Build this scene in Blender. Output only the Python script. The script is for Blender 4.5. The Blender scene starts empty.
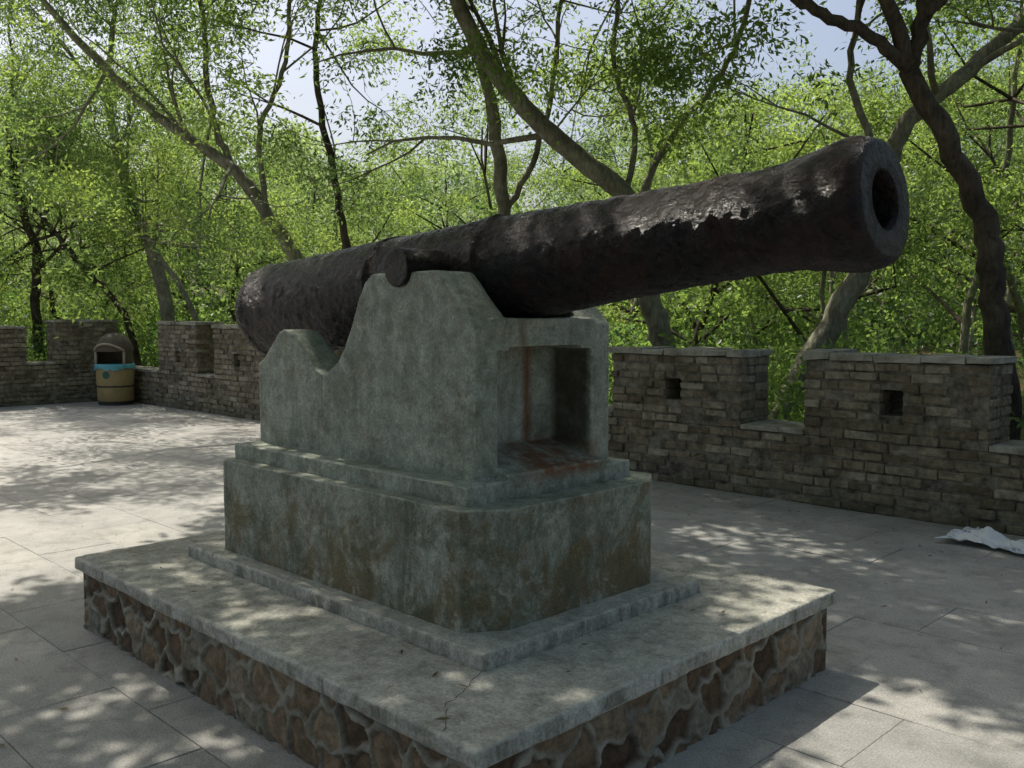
import bpy, bmesh, math, random
import numpy as np
from mathutils import Vector, Matrix, noise as mnoise
random.seed(7); rng=np.random.default_rng(7)
scene=bpy.context.scene
R2=0.70710678
CX,CY=-0.394,4.44
def W(a,b,z=0): return np.array([CX+(a+b)*R2, CY+(b-a)*R2, z])
def toab(x,y): return ((x-CX)-(y-CY))*R2, ((x-CX)+(y-CY))*R2

# ---------------- node helpers ----------------
def newmat(name):
    m=bpy.data.materials.new(name); m.use_nodes=True
    nt=m.node_tree; nt.nodes.clear()
    out=nt.nodes.new('ShaderNodeOutputMaterial')
    return m,nt,out
def nd(nt,t,ins=None,**pr):
    n=nt.nodes.new(t)
    for k,v in pr.items(): setattr(n,k,v)
    if ins:
        for k,v in ins.items():
            s=n.inputs[k]
            if isinstance(v,bpy.types.NodeSocket): nt.links.new(v,s)
            else: s.default_value=v
    return n
def mathn(nt,op,a,b=0.0,clamp=False):
    n=nd(nt,'ShaderNodeMath',{0:a,1:b},operation=op); n.use_clamp=clamp
    return n.outputs[0]
def mix(nt,f,a,b,bt='MIX'):
    n=nt.nodes.new('ShaderNodeMix'); n.data_type='RGBA'; n.blend_type=bt
    for i,v in ((0,f),(6,a),(7,b)):
        s=n.inputs[i]
        if isinstance(v,bpy.types.NodeSocket): nt.links.new(v,s)
        else: s.default_value=v if i==0 else (tuple(v)+(1,) if len(v)==3 else v)
    return n.outputs[2]
def noise(nt,co,scale,detail=6,rough=0.6,dist=0.0):
    return nd(nt,'ShaderNodeTexNoise',{'Vector':co,'Scale':scale,'Detail':detail,'Roughness':rough,'Distortion':dist}).outputs[0]
def ramp(nt,f,stops):
    n=nt.nodes.new('ShaderNodeValToRGB'); nt.links.new(f,n.inputs[0])
    e=n.color_ramp.elements
    while len(e)<len(stops): e.new(0.5)
    for i,(p,c) in enumerate(stops):
        e[i].position=p; e[i].color=(c,c,c,1) if not hasattr(c,'__len__') else tuple(c)+(1,)
    return n.outputs[0]
def mapping(nt,co,scale=(1,1,1),rot=(0,0,0),loc=(0,0,0)):
    return nd(nt,'ShaderNodeMapping',{'Vector':co,'Scale':scale,'Rotation':rot,'Location':loc}).outputs[0]
def bump(nt,h,strength,dist,normal=None):
    d={'Height':h,'Strength':strength,'Distance':dist}
    if normal is not None: d['Normal']=normal
    return nd(nt,'ShaderNodeBump',d).outputs[0]
def principled(nt,out,col,rough,normal=None,spec=0.3,metal=0.0):
    d={'Base Color':col if isinstance(col,bpy.types.NodeSocket) else tuple(col)+(1,),'Roughness':rough,'Specular IOR Level':spec,'Metallic':metal}
    p=nd(nt,'ShaderNodeBsdfPrincipled',d)
    if normal is not None: nt.links.new(normal,p.inputs['Normal'])
    nt.links.new(p.outputs[0],out.inputs[0]); return p
def box_mask(nt,v,lo,hi,soft):
    a=nd(nt,'ShaderNodeMapRange',{0:v,1:lo-soft,2:lo+soft,3:0.0,4:1.0}).outputs[0]
    b=nd(nt,'ShaderNodeMapRange',{0:v,1:hi-soft,2:hi+soft,3:1.0,4:0.0}).outputs[0]
    return mathn(nt,'MULTIPLY',a,b)
def mul(nt,*a):
    r=a[0]
    for x in a[1:]: r=mathn(nt,'MULTIPLY',r,x)
    return r

def m_concrete(name,c1,c2,stain=0.6,rust_and_niche=False,ochre=0.5,blot=0.6,lowz=None):
    m,nt,out=newmat(name)
    tc=nd(nt,'ShaderNodeTexCoord').outputs['Object']
    geo=nd(nt,'ShaderNodeNewGeometry')
    sp=nd(nt,'ShaderNodeSeparateXYZ',{0:tc}); x,y,z=sp.outputs
    big=ramp(nt,noise(nt,tc,2.2,4,0.65,0.4),[(0.35,0.0),(0.65,1.0)])
    col=mix(nt,big,c1,c2)
    med=ramp(nt,noise(nt,tc,18,5,0.75),[(0.3,0.55),(0.7,1.2)])
    col=mix(nt,0.9,col,med,'MULTIPLY')
    st=noise(nt,mapping(nt,tc,(8,8,1.6)),1.0,5,0.7,0.8)
    st=ramp(nt,st,[(0.49,0.0),(0.64,1.0)])
    nz=nd(nt,'ShaderNodeSeparateXYZ',{0:geo.outputs['Normal']}).outputs[2]
    vert=nd(nt,'ShaderNodeMapRange',{0:mathn(nt,'ABSOLUTE',nz),1:0.2,2:0.7,3:1.0,4:0.0}).outputs[0]
    col=mix(nt,mul(nt,st,stain,vert),col,(c1[0]*0.34,c1[1]*0.34,c1[2]*0.29))
    ocn=noise(nt,mapping(nt,tc,(1,1,0.8),loc=(3,1,7)),3.4,6,0.72,0.6)
    if lowz: 
        ocn=mathn(nt,'ADD',ocn,nd(nt,'ShaderNodeMapRange',{0:z,1:lowz,2:lowz+0.38,3:0.12,4:-0.01}).outputs[0])
    oc=ramp(nt,ocn,[(0.52,0.0),(0.64,1.0)])
    col=mix(nt,mul(nt,oc,ochre,vert),col,(0.16,0.125,0.06))
    dk=ramp(nt,noise(nt,mapping(nt,tc,loc=(9,2,4)),5.5,7,0.8,0.3),[(0.49,0.0),(0.62,1.0)])
    col=mix(nt,mathn(nt,'MULTIPLY',dk,blot),col,(c1[0]*0.33,c1[1]*0.35,c1[2]*0.28))
    lt=ramp(nt,noise(nt,mapping(nt,tc,loc=(1,8,2)),7.5,5,0.75,0.3),[(0.57,0.0),(0.66,1.0)])
    col=mix(nt,mathn(nt,'MULTIPLY',lt,0.45),col,(0.50,0.51,0.43))
    fine=noise(nt,tc,90,2,0.7)
    col=mix(nt,0.6,col,ramp(nt,fine,[(0.3,0.55),(0.7,1.35)]),'MULTIPLY')
    pt=ramp(nt,geo.outputs['Pointiness'],[(0.52,0.0),(0.57,1.0)])
    wn=ramp(nt,noise(nt,tc,9,4,0.7),[(0.4,0.05),(0.6,1.0)])
    col=mix(nt,mul(nt,pt,wn,0.75),col,(0.56,0.56,0.48))
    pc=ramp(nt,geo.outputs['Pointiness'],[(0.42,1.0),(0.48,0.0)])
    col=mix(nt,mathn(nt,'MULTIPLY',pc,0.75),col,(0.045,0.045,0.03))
    if rust_and_niche:
        wob=mathn(nt,'ADD',y,mathn(nt,'MULTIPLY',noise(nt,mapping(nt,tc,(1,1,4)),3.0,3),0.03))
        s1=mul(nt,box_mask(nt,wob,-0.165,-0.13,0.02),box_mask(nt,x,0.72,0.9,0.02),0.6)
        s2=mul(nt,box_mask(nt,wob,0.085,0.125,0.02),box_mask(nt,x,0.5,0.7,0.02))
        ss=mul(nt,mathn(nt,'ADD',s1,s2),ramp(nt,noise(nt,mapping(nt,tc,(8,8,2)),2.0,4,0.7),[(0.3,0.55),(0.5,1.0)]),box_mask(nt,z,0.9,1.7,0.05))
        floor_=mul(nt,box_mask(nt,z,0.95,1.07,0.02),box_mask(nt,y,-0.2,0.27,0.08),box_mask(nt,x,0.56,1.0,0.02))
        floor_=mathn(nt,'MULTIPLY',floor_,ramp(nt,noise(nt,tc,8,5,0.7),[(0.38,0.0),(0.56,1.0)]))
        f=mathn(nt,'MAXIMUM',ss,floor_,)
        col=mix(nt,mathn(nt,'MULTIPLY',f,0.9,True),col,(0.17,0.07,0.028))
        sd=mul(nt,box_mask(nt,y,0.235,0.275,0.012),box_mask(nt,x,0.57,0.765,0.012),box_mask(nt,z,1.03,1.47,0.02),ramp(nt,noise(nt,tc,7,5,0.7),[(0.3,0.6),(0.5,1.0)]))  # darker brown over the niche's inner side wall
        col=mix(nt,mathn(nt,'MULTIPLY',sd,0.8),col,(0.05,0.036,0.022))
    h=mathn(nt,'ADD',noise(nt,tc,28,5,0.7),mathn(nt,'MULTIPLY',fine,0.35))
    n1=bump(nt,h,0.65,0.012)
    principled(nt,out,col,0.75,n1,0.28)
    return m

def m_paving():
    m,nt,out=newmat('paving_stone')
    tc=nd(nt,'ShaderNodeTexCoord').outputs['Object']
    geo=nd(nt,'ShaderNodeNewGeometry')
    r=geo.outputs['Random Per Island']
    col=mix(nt,r,(0.41,0.405,0.385),(0.50,0.485,0.45))
    col=mix(nt,0.8,col,ramp(nt,noise(nt,tc,1.1,5,0.65,0.5),[(0.3,0.6),(0.7,1.12)]),'MULTIPLY')
    col=mix(nt,0.65,col,ramp(nt,noise(nt,tc,120,2,0.8),[(0.3,0.4),(0.7,1.4)]),'MULTIPLY')
    dk=ramp(nt,noise(nt,tc,5,6,0.78,0.3),[(0.48,0.0),(0.68,1.0)])
    col=mix(nt,mathn(nt,'MULTIPLY',dk,0.6),col,(0.18,0.178,0.16))
    n1=bump(nt,mathn(nt,'ADD',noise(nt,tc,70,4,0.75),mathn(nt,'MULTIPLY',noise(nt,tc,6,3),1.5)),0.6,0.009)
    principled(nt,out,col,0.68,n1,0.35); return m

def m_brick():
    m,nt,out=newmat('weathered_grey_brick')
    tc=nd(nt,'ShaderNodeTexCoord').outputs['Object']
    geo=nd(nt,'ShaderNodeNewGeometry'); r=geo.outputs['Random Per Island']
    col=ramp(nt,r,[(0.0,(0.19,0.15,0.10)),(0.35,(0.30,0.25,0.175)),(0.7,(0.36,0.305,0.215)),(1.0,(0.45,0.395,0.30))])
    col=mix(nt,0.9,col,ramp(nt,noise(nt,tc,16,5,0.7),[(0.3,0.4),(0.7,1.35)]),'MULTIPLY')
    wh=ramp(nt,noise(nt,tc,5,5,0.75,0.5),[(0.55,0.0),(0.66,1.0)])
    col=mix(nt,mathn(nt,'MULTIPLY',wh,0.55),col,(0.45,0.41,0.33))
    dk=ramp(nt,noise(nt,mapping(nt,tc,loc=(4,4,4)),2.2,6,0.72,0.5),[(0.45,0.0),(0.62,1.0)])
    col=mix(nt,mathn(nt,'MULTIPLY',dk,0.65),col,(0.09,0.08,0.05))
    z=nd(nt,'ShaderNodeSeparateXYZ',{0:tc}).outputs[2]
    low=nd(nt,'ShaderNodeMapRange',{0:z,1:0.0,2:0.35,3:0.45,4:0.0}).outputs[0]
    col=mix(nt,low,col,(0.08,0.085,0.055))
    n1=bump(nt,noise(nt,tc,42,5,0.75),1.0,0.02)
    principled(nt,out,col,0.88,n1,0.2); return m
def m_mortar():
    m,nt,out=newmat('lime_mortar')
    tc=nd(nt,'ShaderNodeTexCoord').outputs['Object']
    col=mix(nt,ramp(nt,noise(nt,tc,8,5,0.7),[(.35,0),(.65,1)]),(0.06,0.052,0.04),(0.28,0.255,0.20))
    principled(nt,out,col,0.95,bump(nt,noise(nt,tc,50,4,0.7),0.7,0.01),0.1); return m
def m_cap():
    m,nt,out=newmat('wall_cap_mortar')
    tc=nd(nt,'ShaderNodeTexCoord').outputs['Object']
    col=mix(nt,ramp(nt,noise(nt,tc,5,5,0.7),[(0.35,0),(0.65,1)]),(0.18,0.165,0.13),(0.46,0.44,0.37))
    principled(nt,out,col,0.9,bump(nt,noise(nt,tc,30,4,0.7),0.7,0.012),0.2); return m
def m_rubble():
    m,nt,out=newmat('rubble_masonry')
    tc=nd(nt,'ShaderNodeTexCoord').outputs['Object']
    mo=nd(nt,'ShaderNodeAttribute',attribute_name='mortar').outputs['Fac']
    ce=nd(nt,'ShaderNodeAttribute',attribute_name='cell').outputs['Fac']
    st=ramp(nt,ce,[(0.0,(0.11,0.072,0.043)),(0.4,(0.21,0.145,0.09)),(0.75,(0.30,0.225,0.145)),(1.0,(0.24,0.23,0.18))])
    st=mix(nt,0.9,st,ramp(nt,noise(nt,tc,18,5,0.75),[(0.3,0.35),(0.7,1.5)]),'MULTIPLY')
    mc=mix(nt,ramp(nt,noise(nt,tc,7,5,0.7),[(0.35,0),(0.65,1)]),(0.17,0.155,0.115),(0.44,0.41,0.33))
    col=mix(nt,mo,st,mc)
    principled(nt,out,col,0.85,bump(nt,noise(nt,tc,40,5,0.75),0.9,0.015),0.25); return m
def m_iron():
    m,nt,out=newmat('rusted_black_iron')
    tc=nd(nt,'ShaderNodeTexCoord').outputs['Object']
    x=nd(nt,'ShaderNodeSeparateXYZ',{0:tc}).outputs[0]
    rr=mathn(nt,'ADD',noise(nt,tc,5,5,0.7,0.4),nd(nt,'ShaderNodeMapRange',{0:x,1:-1.3,2:0.3,3:0.06,4:0.0}).outputs[0])
    col=mix(nt,ramp(nt,rr,[(0.47,0),(0.70,1)]),(0.007,0.0055,0.0055),(0.030,0.012,0.007))
    col=mix(nt,mathn(nt,'MULTIPLY',ramp(nt,noise(nt,tc,26,4,0.7),[(0.58,0),(0.7,1)]),0.45),col,(0.055,0.020,0.010))
    flake=ramp(nt,noise(nt,tc,13,6,0.65,0.8),[(0.47,0.0),(0.52,1.0)])
    h=mathn(nt,'ADD',mathn(nt,'MULTIPLY',noise(nt,tc,30,6,0.68,0.3),2.2),mathn(nt,'MULTIPLY',flake,0.45))
    n1=bump(nt,h,0.75,0.02)
    principled(nt,out,col,ramp(nt,noise(nt,tc,15,3),[(0.3,0.16),(0.7,0.36)]),n1,0.30); return m
def m_simple(name,c,rough=0.6,var=0.3,scale=12,spec=0.3,metal=0,bmp=0.2):
    m,nt,out=newmat(name)
    tc=nd(nt,'ShaderNodeTexCoord').outputs['Object']
    col=mix(nt,noise(nt,tc,scale,4,0.7),tuple(x*(1-var) for x in c),tuple(min(1,x*(1+var)) for x in c))
    principled(nt,out,col,rough,bump(nt,noise(nt,tc,scale*3,3,0.7),bmp,0.01),spec,metal); return m
def m_bark(name,c1,c2):
    m,nt,out=newmat(name)
    tc=nd(nt,'ShaderNodeTexCoord').outputs['Object']
    col=mix(nt,ramp(nt,noise(nt,tc,3.5,4,0.7,0.5),[(0.35,0),(0.65,1)]),c1,c2)
    n2=noise(nt,mapping(nt,tc,(30,30,6)),1.0,4,0.7)
    col=mix(nt,0.8,col,ramp(nt,n2,[(0.3,0.45),(0.7,1.4)]),'MULTIPLY')
    principled(nt,out,col,0.9,bump(nt,n2,0.9,0.02),0.2); return m
def m_leaf(name,dark,light,tr,trf=0.5):
    m,nt,out=newmat(name)
    geo=nd(nt,'ShaderNodeNewGeometry'); at=nd(nt,'ShaderNodeAttribute',attribute_name='tone').outputs['Fac']
    r=mathn(nt,'ADD',mathn(nt,'MULTIPLY',geo.outputs['Random Per Island'],0.3),mathn(nt,'MULTIPLY',at,0.7))
    col=mix(nt,r,dark,light)
    p=nd(nt,'ShaderNodeBsdfDiffuse',{'Color':col})
    gl=nd(nt,'ShaderNodeBsdfGlossy',{'Color':(1,1,1,1),'Roughness':0.42})
    pg=nd(nt,'ShaderNodeMixShader',{0:0.06,1:p.outputs[0],2:gl.outputs[0]})
    tcol=mix(nt,r,(tr[0]*.32,tr[1]*.45,tr[2]*.6),tuple(x*1.25 for x in tr))
    t=nd(nt,'ShaderNodeBsdfTranslucent',{'Color':tcol})
    mx=nd(nt,'ShaderNodeMixShader',{0:trf,1:pg.outputs[0],2:t.outputs[0]})
    nt.links.new(mx.outputs[0],out.inputs[0]); return m
def m_ground():
    m,nt,out=newmat('forest_floor')
    tc=nd(nt,'ShaderNodeTexCoord').outputs['Object']
    col=mix(nt,ramp(nt,noise(nt,tc,0.6,5,0.7),[(0.4,0),(0.6,1)]),(0.05,0.08,0.025),(0.12,0.10,0.05))
    col=mix(nt,0.8,col,ramp(nt,noise(nt,tc,9,5,0.8),[(0.3,0.4),(0.7,1.4)]),'MULTIPLY')
    principled(nt,out,col,0.95,bump(nt,noise(nt,tc,8,5,0.8),1.0,0.08),0.1); return m

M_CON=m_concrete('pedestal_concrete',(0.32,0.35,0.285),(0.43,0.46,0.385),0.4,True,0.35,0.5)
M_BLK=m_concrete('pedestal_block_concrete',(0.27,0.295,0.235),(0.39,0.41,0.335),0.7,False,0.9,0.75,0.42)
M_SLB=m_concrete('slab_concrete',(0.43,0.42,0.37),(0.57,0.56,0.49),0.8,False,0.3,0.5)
M_PAV=m_paving(); M_BRK=m_brick(); M_MOR=m_mortar(); M_CAP=m_cap(); M_RUB=m_rubble(); M_IRON=m_iron()
M_BARKD=m_bark('dark_bark',(0.045,0.037,0.028),(0.11,0.09,0.065))
M_BARKG=m_bark('lichen_bark',(0.15,0.14,0.10),(0.31,0.30,0.22))
M_LEAF=m_leaf('acacia_leaf',(0.022,0.055,0.014),(0.12,0.16,0.035),(0.42,0.56,0.11),0.55)
M_LEAF2=m_leaf('hazed_far_leaf',(0.045,0.10,0.035),(0.15,0.20,0.07),(0.50,0.63,0.20),0.55)  # paler green: distance haze mixed into the leaf colour
M_LEAF3=m_leaf('shrub_leaf',(0.02,0.055,0.014),(0.10,0.16,0.035),(0.34,0.50,0.10),0.5)
M_GND=m_ground()

# ---------------- mesh helpers ----------------
def mkobj(name,me,mats,parent=None,loc=None,rotz=None):
    ob=bpy.data.objects.new(name,me); scene.collection.objects.link(ob)
    for m in mats: me.materials.append(m)
    if parent is not None: ob.parent=parent
    if loc is not None: ob.location=loc
    if rotz is not None: ob.rotation_euler=(0,0,rotz)
    return ob
def empty(name,loc=(0,0,0),rotz=0):
    e=bpy.data.objects.new(name,None); scene.collection.objects.link(e)
    e.location=loc; e.rotation_euler=(0,0,rotz); e.empty_display_size=0.2; return e
def frame_empty(name): return empty(name,(CX,CY,0),-math.pi/4)

class MB:
    def __init__(s): s.v=[]; s.f=[]; s.n=0; s.mi=[]
    def add(s,vs,fs,mi=0):
        vs=np.asarray(vs,float); s.v.append(vs)
        for f in fs: s.f.append([i+s.n for i in f]); s.mi.append(mi)
        s.n+=len(vs)
    def box(s,x0,x1,y0,y1,z0,z1,mi=0,j=0.0):
        vs=np.array([[x0,y0,z0],[x1,y0,z0],[x1,y1,z0],[x0,y1,z0],[x0,y0,z1],[x1,y0,z1],[x1,y1,z1],[x0,y1,z1]],float)
        if j: vs+=rng.uniform(-j,j,vs.shape)
        s.add(vs,[(3,2,1,0),(4,5,6,7),(0,1,5,4),(1,2,6,5),(2,3,7,6),(3,0,4,7)],mi)
    def prism_xz(s,poly,y0,y1,mi=0):
        n=len(poly); vs=[(x,y0,z) for x,z in poly]+[(x,y1,z) for x,z in poly]
        fs=[tuple(range(n)),tuple(range(2*n-1,n-1,-1))]+[(i,i+n,(i+1)%n+n,(i+1)%n) for i in range(n)]
        s.add(vs,fs,mi)
    def prism_xy(s,poly,z0,z1,mi=0):
        n=len(poly); vs=[(x,y,z0) for x,y in poly]+[(x,y,z1) for x,y in poly]
        fs=[tuple(range(n-1,-1,-1)),tuple(range(n,2*n))]+[(i,(i+1)%n,(i+1)%n+n,i+n) for i in range(n)]
        s.add(vs,fs,mi)
    def tube(s,pts,rad,k=8,cap=True,mi=0,rough=0.0):
        pts=np.asarray(pts,float); n=len(pts)
        t=np.gradient(pts,axis=0); t/=np.linalg.norm(t,axis=1)[:,None]+1e-9
        ref=np.array([0.3,0.2,1.0]) if abs(t[0][2])<0.9 else np.array([1.0,0.1,0])
        u=np.cross(t[0],ref); u/=np.linalg.norm(u); vs=[]
        ang=np.arange(k)*2*math.pi/k
        for i in range(n):
            u=u-t[i]*u.dot(t[i]); u/=np.linalg.norm(u); w=np.cross(t[i],u)
            rr=rad[i]*(1+rng.uniform(-rough,rough,k)) if rough else rad[i]*np.ones(k)
            vs.append(pts[i]+(np.cos(ang)*rr)[:,None]*u+(np.sin(ang)*rr)[:,None]*w)
        vs=np.concatenate(vs); fs=[]
        for i in range(n-1):
            for j in range(k):
                a=i*k+j;b=i*k+(j+1)%k; fs.append((a,b,b+k,a+k))
        if cap: fs+= [tuple(range(k-1,-1,-1)),tuple(range((n-1)*k,n*k))]
        s.add(vs,fs,mi)
    def mesh(s,name,smooth=False):
        me=bpy.data.meshes.new(name); V=np.concatenate(s.v)
        me.from_pydata(V.tolist(),[],s.f); me.update()
        me.polygons.foreach_set('material_index',s.mi)
        if smooth: me.polygons.foreach_set('use_smooth',[True]*len(s.f))
        bm=bmesh.new(); bm.from_mesh(me); bmesh.ops.recalc_face_normals(bm,faces=bm.faces); bm.to_mesh(me); bm.free()
        return me
def roughen(ob,vox=0.012,disp=0.006,sc=0.12):
    r=ob.modifiers.new('remesh','REMESH'); r.mode='VOXEL'; r.voxel_size=vox; r.use_smooth_shade=True
    for (d,size) in ((disp,sc),(disp*0.6,sc*0.3)):
        t=bpy.data.textures.new('clouds','CLOUDS'); t.noise_scale=size; t.noise_depth=3
        m=ob.modifiers.new('d','DISPLACE'); m.texture=t; m.strength=d; m.mid_level=0.5; m.texture_coords='LOCAL'

# ---------------- camera / light / world ----------------
cam=bpy.data.cameras.new('camera'); co=bpy.data.objects.new('camera',cam); scene.collection.objects.link(co)
co.location=(0,0,1.6); co.rotation_euler=(math.radians(90-4.06),0,0)
cam.sensor_width=36; cam.lens=32.66; cam.clip_end=1000; cam.clip_start=0.05; scene.camera=co
EL=math.radians(58); S=Vector((-0.6*math.cos(EL),0.8*math.cos(EL),math.sin(EL)))
sl=bpy.data.lights.new('sun','SUN'); sl.energy=5.0; sl.angle=math.radians(0.5); sl.color=(1.0,0.94,0.82)
so=bpy.data.objects.new('sun',sl); scene.collection.objects.link(so); so.location=(-10,15,30)
so.rotation_euler=S.to_track_quat('Z','Y').to_euler()
w=bpy.data.worlds.new('World'); scene.world=w; w.use_nodes=True
wn=w.node_tree; wn.nodes.clear()
sky=wn.nodes.new('ShaderNodeTexSky'); sky.sky_type='NISHITA'; sky.sun_disc=False
sky.sun_elevation=EL; sky.sun_rotation=math.atan2(S.x,S.y)%(2*math.pi); sky.dust_density=5.0; sky.air_density=1.0
bg=wn.nodes.new('ShaderNodeBackground'); bg.inputs[1].default_value=0.15
wo=wn.nodes.new('ShaderNodeOutputWorld'); wn.links.new(sky.outputs[0],bg.inputs[0]); wn.links.new(bg.outputs[0],wo.inputs[0])
scene.view_settings.view_transform='Standard'; scene.view_settings.look='None'; scene.view_settings.exposure=0

# ---------------- ground ----------------
def hill(x,y):
    a,b=toab(x,y)
    d=np.maximum(b-5.5,-a-16.0)
    return np.where(d>0, -0.25*np.clip(d/2,0,1)+np.clip(d-12,0,60)*0.10, 0.0)
g=np.linspace(-150,150,151); gx,gy=np.meshgrid(g,g); gz=hill(gx,gy)
a_,b_=toab(gx,gy)
gz=gz-0.03+np.where(np.maximum(b_-5.5,-a_-16)>0,1,0)*(0.25*np.sin(gx*0.31+gy*0.17)*np.cos(gy*0.23))
V=np.stack([gx,gy,gz],-1).reshape(-1,3); n=151
F=[(i*n+j,i*n+j+1,(i+1)*n+j+1,(i+1)*n+j) for i in range(n-1) for j in range(n-1)]
me=bpy.data.meshes.new('ground'); me.from_pydata(V.tolist(),[],F); me.update()
me.polygons.foreach_set('use_smooth',[True]*len(F))
mkobj('ground',me,[M_GND])

# paving
plaza=frame_empty('paved_plaza')
mb=MB(); mb.box(-15.2,14,-14,4.9,-0.02,-0.005,0)
mkobj('joint_bedding',mb.mesh('joint_bedding'),[m_simple('joint_dirt',(0.15,0.14,0.115),0.95,0.5,20,0.1)],plaza)
mb=MB(); y=-14.0; row=0
while y<4.9:
    wd=random.choice([0.5,0.55,0.6]); x=-15.2-random.random()*0.9
    while x<14:
        L=random.choice([0.8,0.95,1.1])*random.uniform(0.97,1.03)
        gp=random.choice([random.uniform(0.0006,0.0015),random.uniform(0.0006,0.0015),random.uniform(.0015,.003)]); x0,x1,y0,y1=x+gp,x+L-gp,y+gp,y+wd-gp
        zz=random.gauss(0,0.0008); e=0.003
        c=[(x0,y0),(x1,y0),(x1,y1),(x0,y1)]; ci=[(x0+e,y0+e),(x1-e,y0+e),(x1-e,y1-e),(x0+e,y1-e)]
        tz=[zz+random.gauss(0,0.0008) for _ in range(4)]
        vs=[(p[0],p[1],-0.008) for p in c]+[(p[0],p[1],tz[i]-0.0015) for i,p in enumerate(c)]+[(p[0],p[1],tz[i]) for i,p in enumerate(ci)]
        fs=[(8,9,10,11)]+[(i,(i+1)%4,(i+1)%4+4,i+4) for i in range(4)]+[(i+4,(i+1)%4+4,(i+1)%4+8,i+8) for i in range(4)]
        mb.add(vs,fs); x+=L
    y+=wd; row+=1
mkobj('paving_slabs',mb.mesh('paving_slabs'),[M_PAV],plaza)

# ---------------- pedestal ----------------
ped=frame_empty('cannon_pedestal')
HA,HB=1.535,1.12
def rubble():
    ia,ib=HA-0.035,HB-0.035; ztop=0.31
    V=[];F=[];mo=[];ce=[];off=0
    sides=[((-ia,-ib),(ia,-ib),(0,-1)),((ia,-ib),(ia,ib),(1,0)),((ia,ib),(-ia,ib),(0,1)),((-ia,ib),(-ia,-ib),(-1,0))]
    for p0,p1,nn in sides:
        L=math.hypot(p1[0]-p0[0],p1[1]-p0[1]); st=0.0075
        nu=int(L/st)+1; nz=int((ztop+0.02)/st)+1
        uu=np.linspace(0,L,nu); zz=np.linspace(-0.02,ztop,nz); U,Z=np.meshgrid(uu,zz)
        seeds=[]; ny=3
        sx=0.19
        for r in range(-1,ny+1):
            for c in range(-1,int(L/sx)+2):
                if random.random()<.12: continue
                seeds.append(((c+0.5*(r%2)+random.uniform(-.38,.38))*sx,(r+0.5+random.uniform(-.38,.38))*0.12))
        seeds=np.array(seeds); rc=rng.random(len(seeds))
        wx=0.02*np.sin(U*31+Z*17)+0.008*np.sin(U*83); wz=0.012*np.sin(U*47+2)
        D=np.sqrt((U[...,None]+wx[...,None]-seeds[:,0])**2+((Z[...,None]+wz[...,None]-seeds[:,1])*1.15)**2)
        idx=np.argpartition(D,1,axis=-1)[...,:2]; d2=np.take_along_axis(D,idx,-1); d2s=np.sort(d2,-1)
        first=np.argmin(D,-1); e=d2s[...,1]-d2s[...,0]
        m=1-np.clip((e-0.016)/0.016,0,1); m=m*m*(3-2*m)
        bul=np.clip(e/0.11,0,1)**0.6
        rn=np.array([[mnoise.fractal(Vector((uu[i]*14+nn[0]*7,zz[j]*14,nn[1]*5)),1.0,2.0,4) for i in range(nu)] for j in range(nz)])
        h=(1-m)*(0.024*bul-0.014+0.020*(rc[first]-.5))+m*0.012+rn*0.010
        ed=np.clip(np.minimum(U,L-U)/0.03,0,1); h=h*ed
        X=p0[0]+(p1[0]-p0[0])*U/L+nn[0]*h; Y=p0[1]+(p1[1]-p0[1])*U/L+nn[1]*h
        V.append(np.stack([X,Y,Z],-1).reshape(-1,3)); mo.append(m.ravel()); ce.append(rc[first].ravel())
        F+=[(off+i*nu+j,off+i*nu+j+1,off+(i+1)*nu+j+1,off+(i+1)*nu+j) for i in range(nz-1) for j in range(nu-1)]
        off+=nu*nz
    me=bpy.data.meshes.new('rubble_skirt'); me.from_pydata(np.concatenate(V).tolist(),[],F); me.update()
    me.polygons.foreach_set('use_smooth',[True]*len(F))
    for nm,arr in (('mortar',mo),('cell',ce)):
        at=me.attributes.new(nm,'FLOAT','POINT'); at.data.foreach_set('value',np.concatenate(arr).astype(np.float32))
    mkobj('rubble_skirt',me,[M_RUB],ped)
rubble()
mb=MB(); mb.box(-HA,HA,-HB,HB,0.302,0.37)
ob=mkobj('base_slab',mb.mesh('base_slab'),[M_SLB],ped); roughen(ob,0.011,0.011,0.2)
OB=-0.02
mb=MB(); mb.box(-1.12,1.12,-0.68+OB,0.66+OB,0.36,0.432)
ob=mkobj('plinth',mb.mesh('plinth'),[M_SLB],ped); roughen(ob,0.009,0.008,0.15)
ca,cb=0.11,0.15; A,B=1.0,0.59
poly=[(-A+ca,-B+OB),(A-ca,-B+OB),(A,-B+cb+OB),(A,B-cb+OB),(A-ca,B+OB),(-A+ca,B+OB),(-A,B-cb+OB),(-A,-B+cb+OB)]
mb=MB(); mb.prism_xy(poly,0.42,0.89)
ob=mkobj('pedestal_block',mb.mesh('pedestal_block'),[M_BLK],ped); roughen(ob,0.008,0.007,0.15)
mb=MB()
mb.box(-0.90,0.86,-0.52+OB,0.47+OB,0.88,0.965)
cb0,cb1=-0.435,0.385
rear=[(-.86,.95),(-.86,1.37),(-.80,1.40),(-.72,1.475),(-.66,1.53),(-.617,1.545),(-.57,1.535),(-.50,1.49),(-.42,1.42),(-.34,1.36),(-.272,1.335),(-.272,.95)]
main=[(-.258,.95),(-.258,1.335),(-.2,1.355),(-.13,1.40),(-.07,1.47),(-.02,1.56),(.03,1.67),(.08,1.75),(.14,1.79),(.57,1.79),(.572,.95)]
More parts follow.
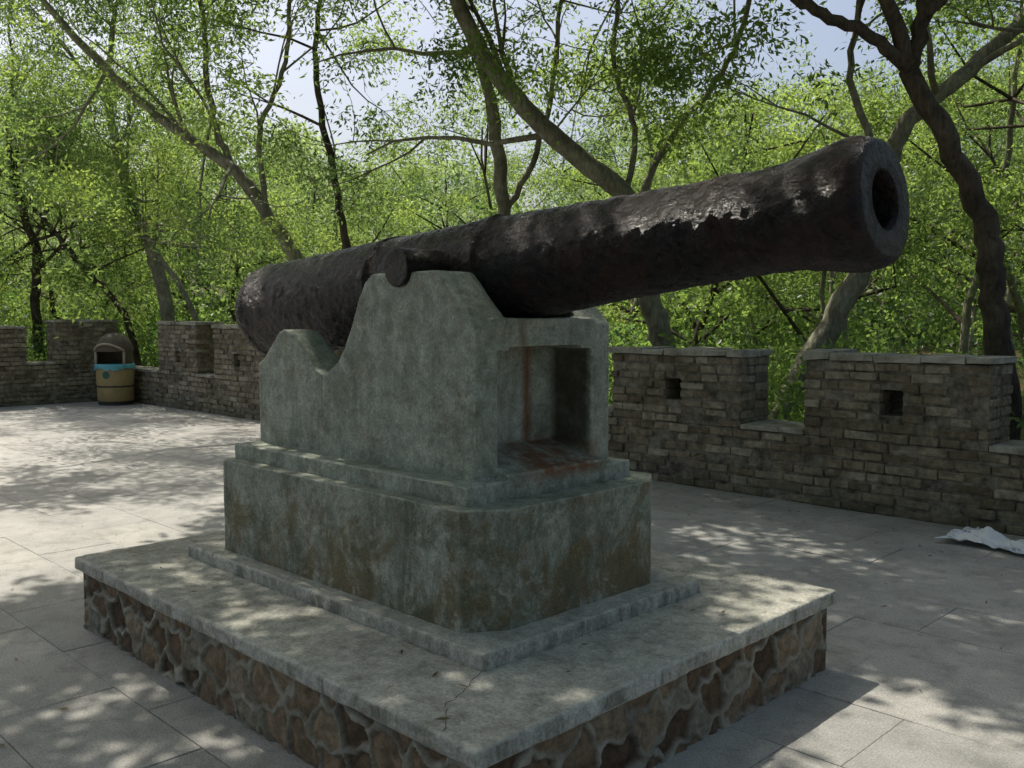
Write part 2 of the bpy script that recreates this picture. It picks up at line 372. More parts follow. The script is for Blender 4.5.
for (y0,y1,s) in ((cb0,cb0+0.19,-1),(cb1-0.19,cb1,1)):
    mb.prism_xz(rear,y0+(0.016 if s<0 else 0),y1-(0.016 if s>0 else 0))
    mb.prism_xz(main,y0,y1)
    mb.prism_xz([(.55,1.47),(.55,1.80-.01),(.57,1.79),(.79,1.57),(.79,1.47)],y0,y1)
mb.box(-.84,.56,cb0+.17,cb1-.17,.95,1.34)
mb.box(-.27,-.2,cb0+.035,cb1-.035,.95,1.3)
mb.box(.50,.56,cb0+.1,cb1-.1,.95,1.60)
mb.box(.55,.79,cb0,cb0+.125,.95,1.50)
mb.box(.55,.79,cb1-.125,cb1,.95,1.50)
mb.box(.55,.787,cb0+.1,cb1-.1,1.485,1.60)
mb.prism_xz([(.55,.95),(.55,1.06),(.79,1.00),(.86,.985),(.86,.95)],cb0+.11,cb1-.11)
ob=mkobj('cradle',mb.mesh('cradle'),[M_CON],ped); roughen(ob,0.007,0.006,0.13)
cr=[(1.11,-.70),(1.16,-.80),(1.22,-.90),(1.235,-.97),(1.30,-1.03),(1.36,-1.09),(1.385,-1.118)]
P=[]
for i in range(len(cr)-1):
    for t in np.linspace(0,1,5)[:-1]:
        P.append((cr[i][0]*(1-t)+cr[i+1][0]*t+random.uniform(-.007,.007),cr[i][1]*(1-t)+cr[i+1][1]*t+random.uniform(-.007,.007)))
mb=MB(); vs=[]
for p in P: 
    wv=random.uniform(.001,.0025); vs+=[(p[0]-wv,p[1],.3765),(p[0]+wv,p[1],.3765)]
mb.add(vs,[(2*i,2*i+1,2*i+3,2*i+2) for i in range(len(P)-1)])
mkobj('slab_crack',mb.mesh('slab_crack'),[m_simple('crack_dirt',(0.04,0.036,0.028),0.95)],ped)

# ---------------- cannon ----------------
prof=[(-1.985,0.0),(-1.98,.03),(-1.96,.055),(-1.92,.072),(-1.88,.066),(-1.85,.048),(-1.82,.05),(-1.79,.085),(-1.765,.14),(-1.74,.185),(-1.70,.225),(-1.65,.252),(-1.59,.268),(-1.52,.272),(-1.495,.268),(-1.2,.265),(-1.0,.262),(-.6,.256),(-.22,.249),(-.21,.256),(-.16,.256),(-.15,.247),(.2,.238),(.50,.231),(.51,.237),(.57,.237),(.58,.226),(1.0,.206),(1.3,.193),(1.62,.178),(1.635,.183),(1.68,.183),(1.70,.176),(1.82,.175),(1.90,.178),(1.98,.187),(2.04,.199),(2.08,.207),(2.13,.210),(2.17,.206),(2.195,.193),(2.205,.175),(2.207,.13),(2.203,.095),(2.185,.085),(2.1,.082),(1.2,.082),(1.15,.0)]
prof=[((-1.0+(s+1)*.56 if s<-1 else s),r) for s,r in prof]
fine=[]
for i in range(len(prof)-1):
    d=math.hypot(prof[i+1][0]-prof[i][0],prof[i+1][1]-prof[i][1]); k=max(1,int(d/0.008))
    for j in range(k): t=j/k; fine.append((prof[i][0]*(1-t)+prof[i+1][0]*t,prof[i][1]*(1-t)+prof[i+1][1]*t))
fine.append(prof[-1])
K=170; vs=[]
for s_,r_ in fine:
    for j in range(K):
        th=2*math.pi*j/K
        if r_>0.1 :
            v=Vector((s_*9,math.cos(th)*r_*9,math.sin(th)*r_*9))
            dr=0.0045*mnoise.fractal(v*1.3,0.75,2.1,5)+0.003*mnoise.noise(v*0.35)
            q=mnoise.noise(v*2.6); dr+=-0.0040*min(1,max(0,(q-.12)*7))*(.5+mnoise.noise(v*.6))
        else: dr=0
        vs.append((s_,(r_+dr)*math.cos(th),(r_+dr)*math.sin(th)))
fs=[(i*K+j,i*K+(j+1)%K,(i+1)*K+(j+1)%K,(i+1)*K+j) for i in range(len(fine)-1) for j in range(K)]
mb=MB(); mb.add(vs,fs)
for sg in (-1,1):
    ys=np.concatenate([np.linspace(0.15,0.432,14),[.438]]); pts=[(0.335,sg*y,0.022) for y in ys]
    rd=[.082]*14+[.076]
    mb.tube(pts,rd,40,True,0,0.012)
me=mb.mesh('cannon',False)
me.polygons.foreach_set('use_smooth',[len(p.vertices)<5 for p in me.polygons])
can=mkobj('cannon',me,[M_IRON])
el=math.atan(0.093)
can.matrix_world=Matrix.Translation((CX+OB*R2,CY+OB*R2,1.96-.093*2.18))@Matrix.Rotation(-math.pi/4,4,'Z')@Matrix.Rotation(-el,4,'Y')

# ---------------- brick walls ----------------
def wall(name,u0,u1,T,merl,xf,low):
    root=frame_empty(name); br=MB(); core=MB(); cap=MB(); hc=0.083; g=0.011
    def bx(mbx,ua,ub,wa,wb,za,zb,j=0.0):
        x0,x1,y0,y1=xf(ua,ub,wa,wb); mbx.box(x0,x1,y0,y1,za,zb,0,j)
    def run(a,b,z0,z1,hole):
        nC=max(1,round((z1-z0)/hc)); h=(z1-z0)/nC
        for c in range(nC):
            za=z0+c*h; zb=za+h-g
            segs=[(a,b)]
            if hole and zb>hole[2]+.01 and za<hole[3]-.01: segs=[(a,hole[0]),(hole[1],b)]
            for sa,sb in segs:
                for side in (0,1):
                    u=sa-(random.random()*0.2 if (c+side)%2 else 0)
                    while u<sb-0.01:
                        L=random.uniform(.15,.30); ua=max(u,sa); ub=min(u+L,sb)
                        if sb-ub<0.07: ub=sb; L=ub-u
                        if ub-ua>0.05:
                            pj=random.gauss(0,.010)
                            if random.random()<.06: pj+=.03
                            if side==0: bx(br,ua+g*.5,ub-g*.5,0.0+pj,T*.5-.006,za+random.uniform(0,.006),zb-random.uniform(0,.008),.006)
                            else: bx(br,ua+g*.5,ub-g*.5,T*.5+.006,T-pj,za,zb,.006)
                        u+=L
        i=.013
        if hole:
            hx0,hx1,hz0,hz1=hole
            bx(core,a+i,hx0-.012,i,T-i,z0,z1-.005); bx(core,hx1+.012,b-i,i,T-i,z0,z1-.005)
            bx(core,hx0-.012,hx1+.012,i,T-i,z0,hz0-.004); bx(core,hx0-.012,hx1+.012,i,T-i,hz1+.004,z1-.005)
        else: bx(core,a+i,b-i,i,T-i,z0,z1-.005)
    run(u0,u1,0,low,None)
    prev=u0
    for (m0,m1,top,hl) in merl:
        if m0>prev+.02: 
            u=prev+.004
            while u<m0-.02:
                ub=min(u+random.uniform(.25,.4),m0-.004); bx(cap,u,ub-.004,-.02,T+.02,low,low+.045,.006); u=ub
        hole=None
        if hl is not None: hole=(hl-.085,hl+.085,.82,1.02)
        run(m0,m1,low,top-.05,hole)
        u=m0-.018
        while u<m1+.015:
            ub=min(u+random.uniform(.22,.45),m1+.018)
            if m1-ub<.1: ub=m1+.018
            dz=random.gauss(0,.008); bx(cap,u,ub-.004,-.02+random.gauss(0,.01),T*.5,top-.05,top+dz,.009); bx(cap,u,ub-.004,T*.5+.004,T+.02,top-.05,top+dz,.009); u=ub
        prev=m1
    if prev<u1-.05: bx(cap,prev+.004,u1,-.02,T+.02,low,low+.045,.004)
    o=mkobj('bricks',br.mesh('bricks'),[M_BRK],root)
    bv=o.modifiers.new('b','BEVEL'); bv.width=.010; bv.segments=2; bv.limit_method='ANGLE'
    mkobj('mortar_core',core.mesh('mortar_core'),[M_MOR],root)
    o=mkobj('wall_cap',cap.mesh('wall_cap'),[M_CAP],root)
    bv=o.modifiers.new('b','BEVEL'); bv.width=.013; bv.segments=2
    return root
per=2.11; ml=1.50; T1=0.5; mer=[]
for k in range(-7,6):
    c=.315+per*k; t=1.30+max(0,(-c-3))*0.025
    if c-ml/2<-15.2: continue
    mer.append((c-ml/2,c+ml/2,min(t,1.57),c))
WB=4.54
wall('brick_parapet_wall',-15.35,12.0,T1,mer,lambda ua,ub,wa,wb:(ua,ub,WB+wa,WB+wb),0.60)
WA=-14.85; mer2=[]
mer2.append((3.38,4.53,1.57,None))
b=2.88
while b>-14: mer2.append((b-1.5,b,1.46,b-.75)); b-=2.05
mer2=sorted(mer2)
wall('brick_parapet_wall',-14.5,4.53,T1,mer2,lambda ua,ub,wa,wb:(WA-wb,WA-wa,ua,ub),0.74)

# ---------------- litter bin ----------------
bx_,by_=-7.38,17.25
binr=empty('litter_bin',(bx_,by_,0),math.radians(-5))
def lathe(mb,prof,k=48,mi=0,a0=0,a1=2*math.pi):
    closed=abs(a1-a0-2*math.pi)<1e-6; kk=k if closed else k+1; vs=[]
    for r,z in prof:
        for j in range(kk):
            th=a0+(a1-a0)*j/k; vs.append((r*math.cos(th),r*math.sin(th),z))
    fs=[]
    for i in range(len(prof)-1):
        for j in range(k): fs.append((i*kk+j,i*kk+(j+1)%kk,(i+1)*kk+(j+1)%kk,(i+1)*kk+j))
    mb.add(vs,fs,mi)
M_GOLD=m_simple('ochre_painted_metal',(0.40,0.30,0.14),0.5,0.35,6)
M_DK=m_simple('dark_metal',(0.05,0.045,0.04),0.5,0.3,9)
M_GREY=m_simple('brown_painted_metal',(0.12,0.095,0.065),0.55,0.3,7)
M_BAG=m_simple('blue_plastic_bag',(0.12,0.42,0.50),0.35,0.3,12,0.5)
mb=MB(); lathe(mb,[(.30,.07),(.315,.09),(.325,.40),(.335,.70),(.325,.735),(.29,.735),(.28,.5),(.28,.08),(0,.08)])
o=mkobj('bin_body',mb.mesh('b',True),[M_GOLD],binr)
mb=MB(); lathe(mb,[(0,.0),(.30,.0),(.305,.07),(.2,.075)]); lathe(mb,[(.322,.33),(.334,.335),(.334,.355),(.322,.36)])
mkobj('bin_base',mb.mesh('b'),[M_DK],binr)
mb=MB(); k=72; vs=[]
for i,(r,z) in enumerate([(.26,.66),(.30,.745),(.335,.76),(.348,.735),(.352,.70),(.355,.68)]):
    for j in range(k):
        th=2*math.pi*j/k; f=1+(.012*math.sin(j*1.7)+.012*random.uniform(-1,1))*(i>1); zz=z-(random.uniform(0,.07)*(.5+.5*math.sin(j*.35)) if i==5 else 0)
        vs.append((r*f*math.cos(th),r*f*math.sin(th),zz))
mb.add(vs,[(i*k+j,i*k+(j+1)%k,(i+1)*k+(j+1)%k,(i+1)*k+j) for i in range(5) for j in range(k)])
mkobj('bag_liner',mb.mesh('b',True),[M_BAG],binr)
mb=MB(); 
fr=-math.pi/2
lathe(mb,[(.315,.74),(.318,1.0)],40,0,fr+1.0,fr+2*math.pi-1.0)
lathe(mb,[(.300,.74),(.303,1.0)],40,0,fr+1.0,fr+2*math.pi-1.0)
lathe(mb,[(.33,.985),(.335,1.01),(.325,1.06),(.29,1.16),(.22,1.25),(.12,1.31),(0,1.33)],48)
lathe(mb,[(.305,.99),(.27,1.12),(.2,1.2),(0,1.25)],48)
mkobj('bin_hood',mb.mesh('b',True),[M_GREY],binr)
mb=MB()
for sgn in (-1,1):
    th=fr+sgn*1.0; mb.tube([(.32*math.cos(th),.32*math.sin(th),.73),(.32*math.cos(th),.32*math.sin(th),1.0)],[.025,.025],10)
arc=[( .342*math.cos(fr+t),.342*math.sin(fr+t),1.0+.13*math.cos(t*1.57)) for t in np.linspace(-1.0,1.0,14)]
mb.tube(arc,[.02]*14,8)
mkobj('hood_frame',mb.mesh('b',True),[m_simple('pale_metal',(0.40,0.35,0.26),0.5)],binr)
mb=MB(); vs=[(0,-.337,.56)]+[(.07*math.cos(t),-.337+.008*abs(math.cos(t)),.56+.07*math.sin(t)) for t in np.linspace(0,2*math.pi,24,endpoint=False)]
mb.add(vs,[(0,i+1,(i+1)%24+1) for i in range(24)])
mkobj('bin_emblem',mb.mesh('b'),[m_simple('green_enamel',(0.04,0.12,0.09),0.4)],binr)

# ---------------- crumpled newspaper ----------------
def paper():
    m,nt,out=newmat('newsprint')
    tc=nd(nt,'ShaderNodeTexCoord').outputs['Object']
    br_=nd(nt,'ShaderNodeTexBrick',{'Vector':tc,'Scale':14.0,'Mortar Size':0.035,'Color1':(.25,.3,.4,1),'Color2':(.62,.64,.68,1),'Mortar':(.75,.76,.78,1)}).outputs[0]
    f=ramp(nt,noise(nt,tc,5,2),[(0.5,0),(0.56,1)])
    col=mix(nt,f,(0.78,0.80,0.82),br_)
    p=principled(nt,out,col,0.7,None,0.2)
    nx,ny=46,26; vs=[]
    for j in range(ny):
        for i in range(nx):
            x=(i/(nx-1)-.5)*.86; y=(j/(ny-1)-.5)*.50
            q=Vector((x*5,y*6,1.3)); r=abs(mnoise.noise(q))*.13+abs(mnoise.noise(q*2.3))*.06+abs(mnoise.noise(q*5))*.02
            y2=y*(1-.35*math.sin((i/nx)*3.1)+.2*mnoise.noise(Vector((x*6,0,4))))
            hump=.06*math.exp(-((x+.25)/.12)**2-(y/.15)**2)
            vs.append((x+.03*mnoise.noise(q*2),y2+.04*mnoise.noise(q*1.5+Vector((3,3,3))),.006+r*.6+hump))
    me=bpy.data.meshes.new('p'); me.from_pydata(vs,[],[(j*nx+i,j*nx+i+1,(j+1)*nx+i+1,(j+1)*nx+i) for j in range(ny-1) for i in range(nx-1)])
    o=mkobj('crumpled_newspaper',me,[m]); o.location=(3.47,6.32,0.0); o.rotation_euler=(0,0,math.radians(-58))
paper()

# ---------------- fallen leaves ----------------
mb=MB()
def litter(x,y,z):
    L=random.uniform(.025,.055); wv=L*random.uniform(.16,.3); th=random.uniform(0,6.28); c,s=math.cos(th),math.sin(th)
    lift=[random.uniform(.001,.008) for _ in range(4)]
    P=[(-L/2,0),(0,-wv/2),(L/2,0),(0,wv/2)]
    mb.add([(x+c*p[0]-s*p[1],y+s*p[0]+c*p[1],z+lift[i]) for i,p in enumerate(P)],[(0,1,2,3)])
for _ in range(1300):
    a=random.uniform(-14.7,6); b=random.choice([random.uniform(-7,4.4),4.45-abs(random.gauss(0,.5))])
    if abs(a)<HA+.05 and abs(b)<HB+.05: continue
    p=W(a,b); litter(p[0],p[1],.004)
for _ in range(60):
    a=random.uniform(-HA+.05,HA-.05); b=random.uniform(-HB+.05,HB-.05)
    if abs(a)<1.15 and abs(b)<.74: continue
    p=W(a,b); litter(p[0],p[1],.376)
m,nt,out=newmat('dry_leaf'); geo=nd(nt,'ShaderNodeNewGeometry')
principled(nt,out,ramp(nt,geo.outputs['Random Per Island'],[(0,(.07,.045,.02)),(.5,(.2,.14,.06)),(1,(.35,.28,.13))]),.7)
mkobj('fallen_leaves',mb.mesh('fallen_leaves'),[m])

# ---------------- foliage ----------------
def cluster_verts(nl,rad,LL,WW,droop,seed):
    r=np.random.default_rng(seed); V=[]
    ntw=9
    for t in range(ntw):
        d=r.normal(size=3); d[2]*=.6; d/=np.linalg.norm(d); L=rad*r.uniform(.7,1.15)
        for i in range(nl//ntw):
            f=r.uniform(.15,1); p=d*L*f+np.array([0,0,-droop*f*f*L])+r.normal(size=3)*rad*.10
            ld=d*.6+r.normal(size=3)*.6+np.array([0,0,-droop*.8]); ld/=np.linalg.norm(ld)
            sd=np.cross(ld,r.normal(size=3)); sd/=np.linalg.norm(sd)
            l=LL*r.uniform(.7,1.25); w_=WW*r.uniform(.8,1.2); nn=np.cross(ld,sd)*l*.06
            V+=[p,p+ld*l*.45+sd*w_*.5+nn,p+ld*l,p+ld*l*.45-sd*w_*.5+nn]
    return np.array(V)
KIND={'leaf':([cluster_verts(108,.5,.080,.028,.35,10+i) for i in range(4)],M_LEAF),
      'shade_canopy':([cluster_verts(90,.42,.13,.062,.2,50+i) for i in range(4)],M_LEAF),
      'far':([cluster_verts(72,.5,.100,.038,.3,20+i) for i in range(4)],M_LEAF2),
      'shrub':([cluster_verts(90,.42,.085,.040,.15,30+i) for i in range(4)],M_LEAF3)}
TOT=[0]
def crown(name,pts,scl,kind,parent,origin=(0,0,0)):
    cl,mat=KIND[kind]; pw=np.asarray(pts,float); pts=pw-np.asarray(origin,float); n=len(pts)
    tone=np.array([mnoise.noise(Vector(p*0.75))*1.1+.5 for p in pw])+rng.uniform(-.22,.22,n); tone=np.clip(tone,0,1)
    pick=rng.integers(0,len(cl),n); V=[];T=[]
    for c in range(len(cl)):
        ids=np.where(pick==c)[0]; m=len(ids)
        if m==0: continue
        th=rng.uniform(0,2*np.pi,m); tl=rng.uniform(-.5,.5,m); ct,st=np.cos(th),np.sin(th); c2,s2=np.cos(tl),np.sin(tl)
        R=np.zeros((m,3,3)); R[:,0,0]=ct; R[:,0,1]=-st*c2; R[:,0,2]=st*s2; R[:,1,0]=st; R[:,1,1]=ct*c2; R[:,1,2]=-ct*s2; R[:,2,1]=s2; R[:,2,2]=c2
        v=np.einsum('mij,kj->mki',R,cl[c])*np.asarray(scl)[ids][:,None,None]+pts[ids][:,None,:]
        V.append(v.reshape(-1,3)); T.append(np.repeat(tone[ids],cl[c].shape[0]))
    V=np.concatenate(V).astype(np.float32); T=np.concatenate(T).astype(np.float32); nv=len(V); nf=nv//4
    me=bpy.data.meshes.new(name); me.vertices.add(nv); me.vertices.foreach_set('co',V.ravel())
    me.loops.add(nv); me.loops.foreach_set('vertex_index',np.arange(nv,dtype=np.int32))
    me.polygons.add(nf); me.polygons.foreach_set('loop_start',np.arange(0,nv,4,dtype=np.int32))
    me.update(calc_edges=True)
    a=me.attributes.new('tone','FLOAT','POINT'); a.data.foreach_set('value',T)
    TOT[0]+=nf
    return mkobj(name,me,[mat],parent)

def smooth(pts,rad,sub=6,jit=0.0):
    pts=np.asarray(pts,float); P=[];R=[]
    n=len(pts)
    for i in range(n-1):
        p0=pts[max(i-1,0)];p1=pts[i];p2=pts[i+1];p3=pts[min(i+2,n-1)]
        for t in np.linspace(0,1,sub,endpoint=False):
            P.append(.5*((2*p1)+(-p0+p2)*t+(2*p0-5*p1+4*p2-p3)*t*t+(-p0+3*p1-3*p2+p3)*t**3)); R.append(rad[i]*(1-t)+rad[i+1]*t)
    P.append(pts[-1]);R.append(rad[-1]); P=np.array(P)
    if jit: P[1:-1]+=rng.normal(size=(len(P)-2,3))*jit
    return P,R
def grow(mb,p,d,L,r,depth,leaves,up=.25,lp=.45):
    n=6; P=[np.array(p)];d=np.array(d,float);d/=np.linalg.norm(d); R=[r]
    for i in range(n):
        d=d+rng.normal(size=3)*.17+np.array([0,0,up*.12]); d/=np.linalg.norm(d)
        P.append(P[-1]+d*L/n); R.append(r*(1-.75*(i+1)/n))
    mb.tube(P,R,6 if r<.06 else 9,False)
    if depth>0:
        for _ in range(random.choice([2,3,4])):
            i=random.randint(2,n); dd=(P[i]-P[i-1]); dd/=np.linalg.norm(dd)
            nd_=dd+rng.normal(size=3)*.75; nd_[2]+=up*.5
            grow(mb,P[i],nd_,L*random.uniform(.5,.75),max(R[i]*.75,.006),depth-1,leaves,up,lp)
    if depth==0:
        for i in range(3,n+1):
            if random.random()<lp: leaves.append(P[i]+rng.normal(size=3)*.18)
def tree(name,paths,mat,spawn=5,blen=(1.6,2.8),lscale=(.9,1.3),zmin=3.0,depth=2,extra=None,lp=.5,rs=.82):
    root=empty(name,tuple(paths[0][0][0])); o0=np.array(paths[0][0][0]); mb=MB(); leaves=[]
    for pts,rad in paths:
        P,R=smooth(pts,[r*rs for r in rad],7,.014); mb.tube(P,R,12,True,0,.06)
        cand=[i for i in range(2,len(P)) if P[i][2]>zmin]
        for _ in range(spawn):
            if not cand: break
            i=random.choice(cand); t=P[i]-P[i-1]; t/=np.linalg.norm(t)
            d=t*.6+rng.normal(size=3)*.8; d[2]+=.35
            grow(mb,P[i],d,random.uniform(*blen),min(R[i]*.5,.045),depth,leaves,.25,lp)
        t=P[-1]-P[-3]; grow(mb,P[-1],t,2.2,R[-1]*.9,depth,leaves,.25,lp)
    me=mb.mesh(name+'_wood',True); me.transform(Matrix.Translation(tuple(-o0)))
    mkobj('trunk_and_limbs',me,[mat],root)
    crown('crown',leaves,rng.uniform(lscale[0],lscale[1],len(leaves)),'leaf',root,o0)
    if extra:
        crown('shade_crown',extra,rng.uniform(.8,1.15,len(extra)),'shade_canopy',root,o0)  # leaf clusters added to cast shade, mostly out of view
    return root

# canopy over the plaza, mostly unseen: crown leaves added sunward to shape its shade
cot=1/math.tan(EL)
shade_pts={'M':[],'R':[],'L':[],'B':[]}
cnt=0; tries=0
def sst(x): 
    x=min(1,max(0,x)); return x*x*(3-2*x)
while cnt<2500 and tries<120000:
    tries+=1
    gx_=random.uniform(-7,7); gy_=random.uniform(-4.0,12)
    n_=mnoise.noise(Vector((gx_*.55,gy_*.55,2.0)))+1.0*mnoise.noise(Vector((gx_*1.7,gy_*1.7,7.0)))
    edge=-2.3-max(0,(5.4-gy_))*1.0
    lit=sst((edge-gx_)/1.0+.5)
    if gy_<4.0: lit*=.4
    thr=-.6
    if gx_>.9 and gy_<5.3: thr=.05
    if gx_<-.8 and gy_<4.0: thr=-.2
    thr=thr*(1-lit)+.45*lit
    p=sst((n_-thr)/.12)
    if random.random()>p: continue
    h=random.uniform(6.0,7.4); x=gx_-.6*cot*h; yy=gy_+.8*cot*h
    if yy>0.5 and (h-1.6-.6)/yy<.36 and abs(x/yy)<.62 and not (x/yy>.38): continue
    d={'M':(-1.5,10),'R':(3.5,7),'L':(-6,12),'B':(0,0)}
    key=min(d,key=lambda q:(d[q][0]-x)**2+(d[q][1]-yy)**2)
    shade_pts[key].append((x,yy,h)); cnt+=1
# crown of an unseen tree added behind the viewpoint to dim the light
for _ in range(420):
    q=rng.normal(size=3)*np.array([2.6,1.5,1.3])+np.array([0.5,-4.2,5.2])
    if q[2]>2.9 and q[1]<-1.2: shade_pts['B'].append(tuple(q))

tree('acacia_tree',[
 ([(4.62,8.5,-.4),(4.52,8.35,.42),(4.40,8.3,1.1),(4.27,8.3,1.76),(4.23,8.3,2.30),(3.96,8.3,2.92),(3.47,8.3,3.77)],[.15,.13,.12,.115,.11,.10,.09]),
 ([(3.47,8.3,3.77),(3.1,8.2,4.02),(2.57,8.1,4.22),(2.17,8.0,4.5),(1.4,7.6,5.4),(.8,7.2,6.8)],[.07,.055,.05,.045,.04,.03]),
 ([(3.47,8.3,3.77),(3.55,8.2,4.3),(3.4,7.9,5.1),(3.6,7.2,6.1),(3.2,6.2,7.2)],[.08,.07,.06,.05,.035]),
 ([(3.55,8.2,4.2),(4.1,8.0,4.8),(4.9,7.6,5.6),(5.4,7.0,6.6)],[.06,.05,.04,.03])],
 M_BARKD,spawn=3,zmin=4.2,blen=(1.0,1.8),depth=1,lscale=(.75,1.1),extra=shade_pts['R'],rs=.95)
tree('acacia_tree',[
 ([(3.0,11.2,-.4),(3.23,11,.51),(3.77,11,1.52),(4.24,11,2.53),(4.53,11,3.77),(5.3,11,4.48),(6.25,11,5.4),(7.2,11.3,6.8)],[.2,.18,.165,.15,.12,.11,.09,.06]),
 ([(4.4,11,3.2),(4.0,11.2,4.4),(4.2,11.5,5.8),(4.0,11.5,7.5)],[.06,.05,.04,.03])],M_BARKG,spawn=5,zmin=3.4)
tree('acacia_tree',[
 ([(2.45,12.2,-.4),(2.25,12,.3),(2.07,12,.93),(1.85,12,1.6),(1.62,12,2.5),(1.46,12,3.13),(.62,12,3.84),(-.155,12,4.62),(-.74,12,5.65),(-1.2,11.6,6.8),(-2.0,10.3,8.0),(-2.5,8.6,8.8)],[.24,.2,.19,.18,.175,.165,.15,.135,.12,.1,.08,.05]),
 ([(1.62,12,2.4),(1.75,12.1,3.4),(2.2,12.3,4.1),(2.9,12.4,5.1),(3.2,12.4,6.4),(3.3,12.2,7.6)],[.08,.06,.055,.045,.04,.03]),
 ([(1.46,12,3.1),(1.55,12,4.0),(1.3,12.2,5.0),(1.5,12.2,6.6)],[.055,.045,.04,.03])],
 M_BARKG,spawn=4,zmin=3.9,extra=shade_pts['M'])
tree('acacia_tree',[
 ([(.1,13.1,-.4),(-.02,13,1.5),(-.1,13,2.83),(-.17,13,3.8),(-.38,13,4.93),(-.73,13,6.05),(-.8,12.5,7.6)],[.14,.125,.115,.11,.1,.085,.05]),
 ([(-.12,13,3.0),(.35,13.1,3.9),(.62,13.2,5.2),(.7,13.2,6.9)],[.06,.05,.04,.03])],M_BARKG,spawn=5,zmin=3.9)
tree('acacia_tree',[
 ([(-2.6,14,-.4),(-2.9,14,1.2),(-3.15,14,2.25),(-3.65,14,3.15),(-4.1,14,3.76),(-5.23,14,4.58),(-6.28,14,5.56),(-7.2,13.6,6.8)],[.15,.14,.13,.12,.105,.09,.07,.04]),
 ([(-3.75,14,3.25),(-4.3,14.1,4.1),(-4.55,14.2,5.0),(-4.6,14,6.3),(-4.9,13,7.8)],[.08,.065,.055,.045,.03]),
 ([(-3.65,14,3.1),(-3.72,13.9,4.3),(-3.3,13.8,5.3),(-3.1,13.4,6.6)],[.06,.05,.04,.03])],
 M_BARKG,spawn=5,zmin=3.8,extra=shade_pts['L'],lp=.45)
tree('acacia_tree',[([(-2.3,15,-.4),(-2.5,15,1.6),(-2.6,15,2.54),(-2.86,15,3.99),(-3.1,15,5.6),(-2.9,15,7.2)],[.1,.09,.08,.07,.055,.03])],M_BARKD,spawn=7,zmin=3.4)
tree('acacia_tree',[([(-9.5,19,-.4),(-9.65,19,.75),(-9.7,19,2.0),(-9.68,19,3.0),(-10.1,19,4.6),(-10.0,19,6.5)],[.13,.12,.11,.1,.08,.04]),
 ([(-7.6,19.3,-.3),(-7.9,19,1.65),(-8.7,19,2.6),(-9.4,19,3.5),(-10.4,19,4.6)],[.09,.08,.07,.06,.03])],M_BARKD,spawn=10,zmin=2.4)
tree('acacia_tree',[([(-6.9,19,-.4),(-7.03,19,1.7),(-7.3,19,2.9),(-7.8,19,4.3),(-8.0,18.8,6.0),(-7.7,18.5,7.6)],[.18,.17,.15,.12,.09,.05]),
 ([(-6.1,18.6,-.3),(-6.3,18.5,1.6),(-6.9,18.5,2.7),(-7.5,18.6,3.6)],[.08,.07,.06,.04])],M_BARKG,spawn=8,zmin=2.9)
tree('acacia_tree',[([(1.2,-5.2,-.02),(1.1,-5.2,1.6),(.8,-5.0,3.0),(.3,-4.6,4.4),(-.3,-3.6,5.8),(-.8,-2.2,6.9)],[.18,.16,.14,.12,.09,.05]),
 ([(.9,-5.0,2.6),(1.8,-4.9,3.8),(2.5,-4.4,5.2),(2.8,-3.4,6.6)],[.1,.08,.06,.04])],M_BARKG,spawn=4,zmin=3.4,depth=1,extra=shade_pts['B'])  # added out of view to cut the sky light from behind

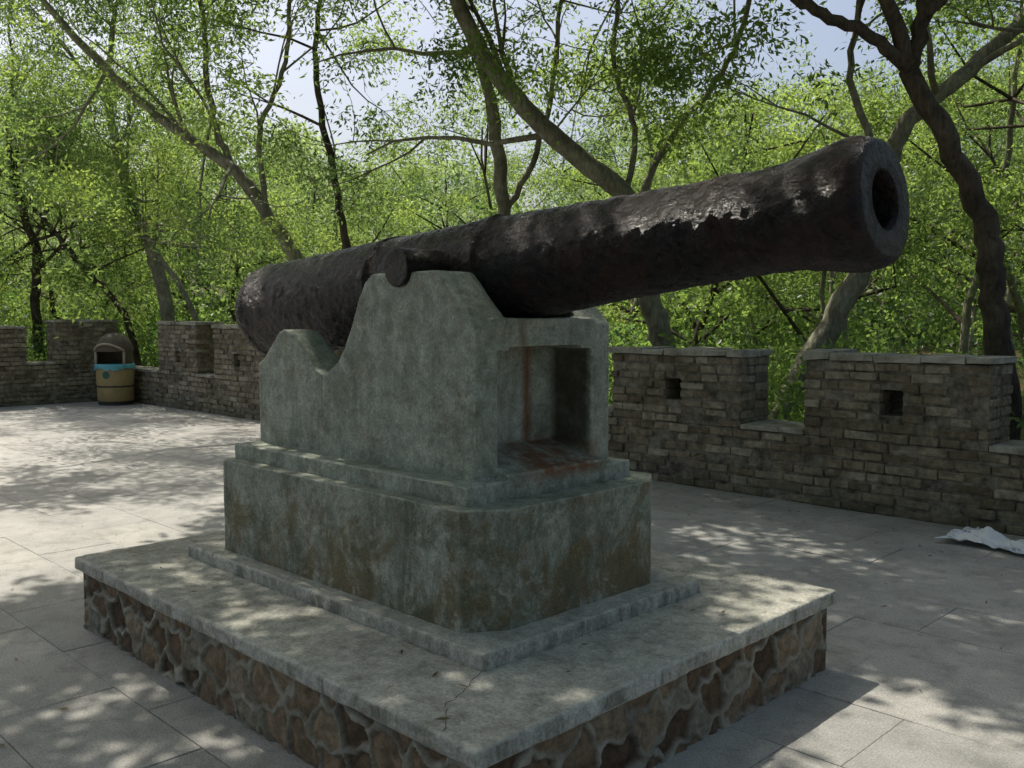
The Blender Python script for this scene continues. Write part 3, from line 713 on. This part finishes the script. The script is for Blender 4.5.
forest=empty('distant_forest')
wood=MB(); P1=[];S1=[];P2=[];S2=[]
def ftree(x,y,near):
    z0=float(hill(np.array(x),np.array(y)))-.2; H=random.uniform(6.0,9.0) if near else random.uniform(7,11)
    lean=rng.normal(size=2)*.14*H
    n=7; P=[np.array([x+lean[0]*(i/n)**1.3+random.gauss(0,.15),y+lean[1]*(i/n)**1.3,z0+H*.85*i/n]) for i in range(n+1)]
    r=random.uniform(.05,.11) if near else random.uniform(.1,.18)
    R=[r*(1-.8*i/n) for i in range(n+1)]; Ps,Rs=smooth(P,R,3,.02); wood.tube(Ps,Rs,7,False,int(random.random()<.7))
    nb=random.randint(7,11)
    for _ in range(nb):
        f=random.uniform(.3,1); i=min(int(f*n),n); th=random.uniform(0,6.28); L=random.uniform(1.0,2.6)*(1.15-.4*f)*(1 if near else 1.3)
        d=np.array([math.cos(th),math.sin(th),random.uniform(.2,1.0)]); e=P[i]+d*L
        mid=(P[i]+e)/2+rng.normal(size=3)*.2
        wood.tube([P[i],mid,e],[R[i]*.5+.01,R[i]*.3+.01,.008],5,False)
        m=random.randint(7,12); cr_=random.uniform(.45,.8)*(1 if near else 1.5)
        for _ in range(m):
            q=rng.normal(size=3)*cr_*np.array([.6,.6,.36])+e
            if near: P1.append(q);S1.append(random.uniform(.9,1.3))
            else: P2.append(q);S2.append(random.uniform(1.7,2.5))
pos=[]
def okp(x,y,d,bm):
    a,b=toab(x,y)
    if not (b>bm or a<-18): return False
    return all((x-p[0])**2+(y-p[1])**2>d*d for p in pos)
c=0
for _ in range(4000):
    y=random.uniform(9,27); x=random.uniform(-.66*y-3,.66*y+3)
    if okp(x,y,2.0,9.5): 
        pos.append((x,y)); ftree(x,y,True); c+=1
        if c>=40: break
c=0
for _ in range(6000):
    y=random.uniform(27,55); x=random.uniform(-.66*y-5,.66*y+5)
    if abs(x/y+.04)<.13 and random.random()<.7: continue
    if okp(x,y,2.8,12):
        pos.append((x,y)); ftree(x,y,False); c+=1
        if c>=58: break
mkobj('forest_trunks',wood.mesh('forest_trunks',True),[M_BARKD,M_BARKG],forest)
crown('forest_crowns',P1,S1,'leaf',forest); crown('far_forest_crowns',P2,S2,'far',forest)
shr=empty('shrub_thicket'); PS=[];SS=[]
for _ in range(120):
    if random.random()<.6: a=random.uniform(-15,8); b=6.0+random.expovariate(.28)
    else: b=random.uniform(-10,8); a=-16.6-random.expovariate(.25)
    c0=W(a,b); hh=random.uniform(.6,2.3)
    z0=float(hill(np.array(c0[0]),np.array(c0[1])))
    if c0[1]<5: continue
    for _ in range(random.randint(10,18)):
        q=c0+rng.normal(size=3)*np.array([.55,.55,0]); q[2]=z0+hh*random.uniform(.05,1); PS.append(q); SS.append(random.uniform(.8,1.3))
for _ in range(75):
    y=random.uniform(20,48); x=random.uniform(-.62*y,.62*y); a,b=toab(x,y)
    if not(b>8 or a<-18): continue
    z0=float(hill(np.array(x),np.array(y))); hh=random.uniform(1.5,4)
    for _ in range(14):
        q=np.array([x,y,z0])+rng.normal(size=3)*np.array([1.4,1.4,0]); q[2]=z0+hh*random.uniform(0,1); PS.append(q); SS.append(random.uniform(1.8,2.8))
crown('shrub_foliage',PS,SS,'shrub',shr)
print('clusters',len(P1),len(P2),len(PS),cnt,'leaves',TOT[0])
